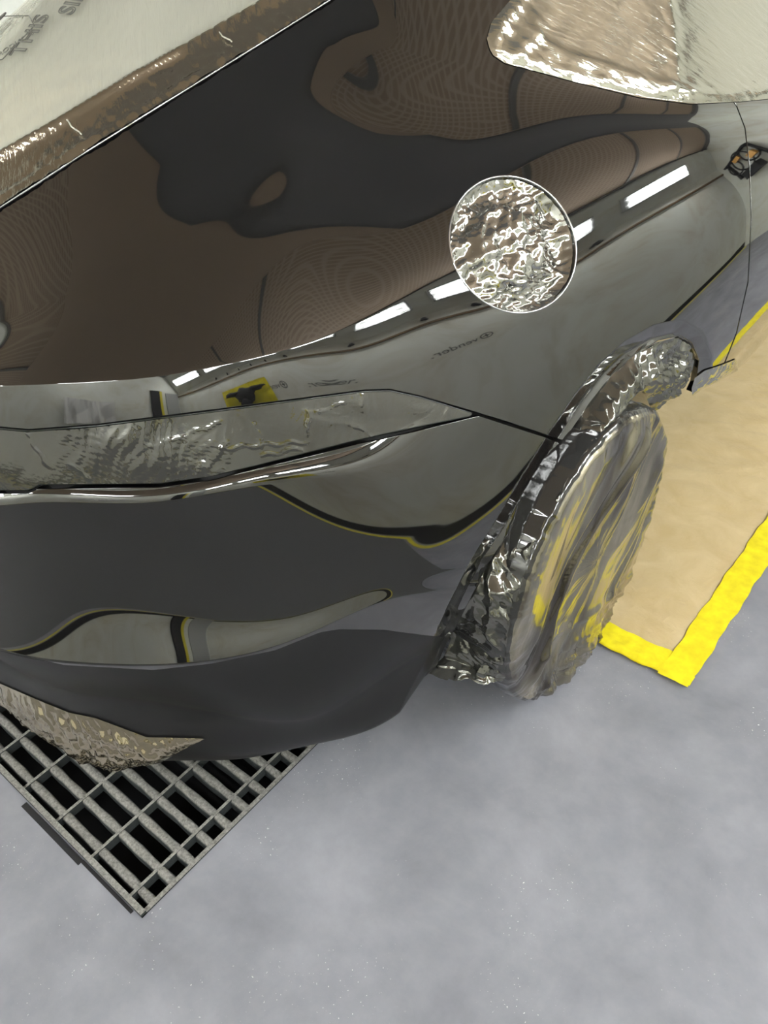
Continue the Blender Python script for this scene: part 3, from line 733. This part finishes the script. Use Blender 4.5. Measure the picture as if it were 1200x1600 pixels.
def side_disp(D):
    s = sdf(D[:, 6:8], SIDEWIN); e = np.exp(-np.clip(s, 0, None)/22)
    c = crumple(D[:, :3]*[1, .35, 1], 22, 21, 7, .8, 1.4, .3)
    ln = np.exp(-(segdist(D[:, 6:8], [(1035, -40), (1050, 50), (1053, 120)])/5)**2)+np.exp(-(segdist(D[:, 6:8], [(830, 20), (838, 60), (870, 85), (1000, 125), (1100, 150)])/6)**2)
    return .0015+np.clip(s/7, 0, 1)*(.0015+(.0012+.010*e+.012*np.exp(-(np.hypot(D[:, 6]-795, D[:, 7]-55)/45)**2))*(.5+.5*c)+.004*ln)
D, T = region([SIDEWIN], grow=2)
o = sheet(D, T, 0, FILM_SIDE, 'window_masking_film', disp=side_disp)
tag(o, 'shiny silver masking film stretched over the side window at the top right', 'masking film')
def rear_disp(D):
    q = D[:, 6:8]
    l1 = segdist(q, [(-300, 430), (0, 248), (105, 190), (215, 122), (340, 52), (430, 0), (560, -90)]); s = sdf(q, REARWIN)
    c = crumple(D[:, :3], 16, 31, 7, .8, 1.4, .2)
    return .003+.010*np.exp(-(l1/6)**2)+.0005*c+.0045*np.exp(-np.clip(s-4, 0, None)/30)*(.5+.5*c)+.003*np.exp(-(np.abs(s-8)/3)**2)
L1 = [(-900, 770), (-300, 430), (0, 248), (105, 190), (215, 122), (340, 52), (430, 0), (600, -110), (2000, -1000), (2000, 2000), (-900, 2000)]
D, T = region([REARWIN], [L1])
rf = sheet(D, T, 0, FILM_WIN, 'window_masking_film', disp=rear_disp, both=True)
tag(rf, 'pale silver masking film with printed words over the rear window at the top left', 'masking film')
D, T = region([REARWIN, L1], grow=1.5)
sheet(D, T, 0, FILM_STRIP, 'film_edge_strip', rf, disp=rear_disp, both=True)
# creases in that film
for a_, b_ in (((105, 190), (131, 216)), ((338, 55), (362, 72))):
    pts, nn = nearest([(a_[0]+(b_[0]-a_[0])*t+2*math.sin(t*9), a_[1]+(b_[1]-a_[1])*t) for t in np.linspace(0, 1, 7)])
    pts = pts+nn*.008; obj('film_crease', *join(*[tube(pts[i], pts[i+1], .0012, 6) for i in range(6)]), SEAM, rf)
# printing on the rear film
def on_film(px_, size, body, ang_px, outline, m, off=.012):
    a = math.radians(ang_px); P, N = zip(nearest_any(px_), nearest_any((px_[0]+30*math.cos(a), px_[1]-30*math.sin(a))))
    x = P[1]-P[0]; y = np.cross(N[0], x)
    return text('printed_words', body, size, frame(P[0]+N[0]*off, x, y), m, parent=rf, outline=outline)
on_film((55, 62), .046, 'THIS', 47, .0010, PRINT)
on_film((128, 4), .046, 'SIDE', 47, .0010, PRINT)
on_film((30, 78), .016, 'PRODUCTS', 40, .0004, PRINT)
on_film((2, 42), .075, 'U', 40, .0012, PRINT)
for (a_, b_) in (((-40, 92), (-8, 25)), ((-8, 25), (52, 38)), ((52, 38), (60, 48)), ((60, 48), (12, 100)), ((12, 100), (-20, 110))):
    pa, pb = nearest_any(a_), nearest_any(b_)
    obj('printed_border', *tube(pa[0]+pa[1]*.010, pb[0]+pb[1]*.010, .0009, 6), PRINT, rf)

def seam_tube(name, px_pts, r, m, parent, off=0.001, n=160, closed=False):
    a = np.array(px_pts, float)
    if closed: a = np.vstack([a, a[:1]])
    L = np.r_[0, np.cumsum(np.hypot(*np.diff(a, axis=0).T))]; s = np.linspace(0, L[-1], n)
    q = np.column_stack([np.interp(s, L, a[:, 0]), np.interp(s, L, a[:, 1])]); P, N = nearest(q); P = P+N*off
    for _ in range(4):
        if closed: P[:-1] = (np.roll(P[:-1], 1, 0)+2*P[:-1]+np.roll(P[:-1], -1, 0))/4; P[-1] = P[0]
        else: P[1:-1] = (P[:-2]+2*P[1:-1]+P[2:])/4
    V, F = [], []; k = 8
    T = np.gradient(P, axis=0)
    if closed: T[0] = T[-1] = P[1]-P[-2]
    T /= np.linalg.norm(T, axis=1)[:, None]; B = np.cross(T, N); B /= np.linalg.norm(B, axis=1)[:, None]; N2 = np.cross(B, T)
    for i in range(n):
        for j in range(k): t = 2*math.pi*j/k; V.append(P[i]+r*(math.cos(t)*B[i]+math.sin(t)*N2[i]))
    F = [(i*k+j, i*k+(j+1) % k, (i+1)*k+(j+1) % k, (i+1)*k+j) for i in range(n-1) for j in range(k)]
    return obj(name, V, F, m, parent)
seam_tube('filler_edge_glint', FUEL, .0016, LINE, car, .0, 220, True)  # pale tube standing in for the gleam on the paint edge
seam_tube('window_seal', SIDEWIN[:14], .0016, LINE, car, .0)
seam_tube('window_seal', REARWIN[1:8], .0018, LINE, car, .0)
def lamp_disp(D):
    q = D[:, 6:8]
    m = np.exp(-(segdist(q, [(130, 690), (320, 715)])/34)**2)+.35*np.exp(-(segdist(q, [(480, 660), (560, 630)])/26)**2)+.3*np.exp(-(segdist(q, [(640, 640), (700, 645)])/12)**2)
    c = crumple(D[:, :3], 26, 41, 7, .8, 1.4, .3); r = 0
    for a_, b_ in (((215, 705), (345, 660)), ((325, 730), (358, 687)), ((400, 660), (410, 700)), ((405, 712), (470, 700)), ((495, 645), (540, 628)), ((545, 660), (585, 685)), ((42, 678), (80, 730)), ((110, 722), (138, 745)), ((478, 680), (482, 640)), ((565, 618), (566, 645)), ((345, 700), (480, 690))):
        r = r+np.exp(-(segdist(q+2.2*np.stack([np.sin(q[:, 1]*.21), np.sin(q[:, 0]*.17)], 1), [a_, b_])/1.9)**2)*(.35+.65*np.abs(np.sin(q[:, 0]*.11+q[:, 1]*.07)))
    return .0015+.0065*m*(.5+.5*c)+.0019*r+.0002*c
D, T = region([LAMP], grow=-1)
o = sheet(D, T, 0, FILM_DARK, 'lamp_masking_film', disp=lamp_disp)
tag(o, 'dark shiny masking film wrinkled over the long tail lamp above the bumper', 'masking film')

# bunched film under the bumper, wrapped round the bottom edge
UNDER = [(-500, 960), (-200, 1010), (0, 1066), (60, 1092), (110, 1112), (150, 1120), (230, 1150), (322, 1152), (290, 1168), (250, 1190), (120, 1220), (0, 1300), (-500, 1400)]
def under_disp(D):
    s = sdf(D[:, 6:8], UNDER); c = crumple(D[:, :3], 13, 51, 8, .84, 1.5, .5)
    return .003+.020*np.clip(s/14, 0, 1)*(.6+.5*c)
D, T = region([UNDER])
o = sheet(D, T, 0, FILM_UNDER, 'underbody_masking_film', disp=under_disp)
tag(o, 'crumpled silver masking film wrapped under the bumper edge above the grating', 'masking film')

SLF = [(1079, 606), (1084, 590), (1100, 578), (1125, 570), (1150, 560), (1152, 578), (1120, 596), (1098, 606), (1080, 618)]
D, T = region([SLF]); o = sheet(D, T, 0, FILM_FOIL, 'sill_masking_film', disp=lambda D: .003+.008*np.clip(sdf(D[:, 6:8], SLF)/6, 0, 1)*(.5+.5*crumple(D[:, :3], 24, 81, 7)))
tag(o, 'small crumpled scrap of silver film on the sill just ahead of the wheel arch', 'masking film')
# wheel cover
def wheel_cover():
    prof = [(-.26, .29), (-.25, .325), (-.22, .336), (-.14, .338), (-.05, .343), (-.012, .350), (.012, .346), (.023, .330), (.027, .29), (.026, .24), (.022, .18), (.018, .12), (.016, .06), (.016, .004)]
    pr = np.array(prof); tt = np.linspace(0, len(prof)-1, 150); pr2 = np.column_stack([np.interp(tt, range(len(prof)), pr[:, 0]), np.interp(tt, range(len(prof)), pr[:, 1])])
    for _ in range(3): pr2[1:-1] = (pr2[:-2]+2*pr2[1:-1]+pr2[2:])/4
    n = 420; V, F = lathe(pr2, n, WC)
    A = np.tile(2*np.pi*np.arange(n)/n, len(pr2)); R = np.repeat(pr2[:, 1], n); X = np.repeat(pr2[:, 0], n)
    # taut diagonal folds over the face, loose bunching towards the floor and the arch
    y = R*np.cos(A); z = R*np.sin(A); face = np.clip((X+.01)/.03, 0, 1)
    fold = crumple(np.stack([(y*.85-z*.5)*4.5, (z*.85+y*.5)*.9, 0*y], 1), 1.8, 61, 5, .62, 1.5, .3)
    big = np.sin((y*.85-z*.5)*16+1.5*np.sin(z*7)+.6)*.6+np.sin((y*.9-z*.3)*31+2*np.sin(z*5+1))*.4
    rad = crumple(np.stack([np.cos(A)*2.6, np.sin(A)*2.6, R*1.0], 1), 2.6, 62, 6, .8, 1.4, .1)
    rimw = np.exp(-((R-.335)/.04)**2)
    low = np.clip((-z-.18)/.16, 0, 1)
    up = crumple(np.stack([y, z*2.8, X], 1), 7, 63, 6)
    d = face*(1-.8*rimw)*(.010*fold+.010*big)+rimw*face*.0035*rad+low*face*.013*up+(1-face)*.003*rad
    ln = .758*(y+.25)-.652*(z+.15)+.012*np.sin(z*14); d += face*(1-rimw)*(.013*np.exp(-(ln/.016)**2)-.008*np.exp(-((ln-.05)/.03)**2)+.007*np.exp(-((ln-.12)/.012)**2))
    hz = z+.17+.25*y; d += face*.008*np.exp(-(hz/.012)**2)*(.5+.5*fold)
    V[:, 0] += d+face*(.035*z+.004)
    rr = 1+(1-face)*.01*rad+.012*low*face*up
    V[:, 1] = WC[1]+(V[:, 1]-WC[1])*rr; V[:, 2] = WC[2]+(V[:, 2]-WC[2])*rr
    V[:, 0] += .016*low*face*(.6+.4*rad); V[:, 2] = np.maximum(V[:, 2]-.004*low, .008+.002*np.abs(rad)*0)
    F = [tuple(reversed(f)) for f in F]
    nf = int(6.5/13*149)*n
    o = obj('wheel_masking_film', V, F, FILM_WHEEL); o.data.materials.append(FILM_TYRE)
    o.data.polygons.foreach_set('material_index', [1 if i < nf else 0 for i in range(len(F))])
    tag(o, 'silver masking film pulled over the whole rear wheel and tyre', 'masking film')
wheel_cover()

# crumpled film in the wheel arch between flange and tyre
def arch_film():
    a = np.array([(672, 1068)]+ARCH[2:-2]+[(1093, 570)], float); L = np.r_[0, np.cumsum(np.hypot(*np.diff(a, axis=0).T))]; n = 260
    s = np.linspace(0, L[-1], n); q = np.column_stack([np.interp(s, L, a[:, 0]), np.interp(s, L, a[:, 1])])
    for _ in range(6): q[1:-1] = (q[:-2]+2*q[1:-1]+q[2:])/4
    out = np.column_stack([np.gradient(q[:, 1]), -np.gradient(q[:, 0])]); out /= np.linalg.norm(out, axis=1)[:, None]
    P, N = nearest(q-out*3); P = P-N*.006
    m = 60; V = []
    ph = np.unwrap(np.arctan2(P[:, 2]-WC[2], P[:, 1]-WC[1]))
    for j in range(m):
        t = j/(m-1)
        fw = np.clip((np.cos(ph)-.15)/.45, 0, 1); re_ = .346+.030*fw
        E = np.stack([WC[0]+.016-.04*fw, WC[1]+re_*np.cos(ph), WC[2]+re_*np.sin(ph)], 1)
        Q = P*(1-t)+E*t; Q[:, 0] += .012*math.sin(math.pi*t)
        V.append(Q)
    V = np.array(V).reshape(-1, 3); t = np.repeat(np.linspace(0, 1, m), n)
    w = np.sin(np.pi*np.clip(t, 0, 1))**.6
    c = crumple(V*[1, 1, 1], 9, 71, 8, .82, 1.4, .3); c2 = crumple(V, 14, 72, 6)
    V[:, 0] += .008*w+.018*w*c; r = V-WC; r[:, 0] = 0; r /= np.linalg.norm(r, axis=1)[:, None]; V += r*(.012*w*c2)[:, None]
    F = [(j*n+i, j*n+i+1, (j+1)*n+i+1, (j+1)*n+i) for j in range(m-1) for i in range(n-1)]
    o = obj('arch_masking_film', V, F, FILM_ARCH)
    tag(o, 'dark crumpled masking film tucked into the wheel arch behind the flange', 'masking film')
FILM_ARCH = film_mat('arch_film', (.15, .15, .135), .12, .85, 50, .1)
arch_film()
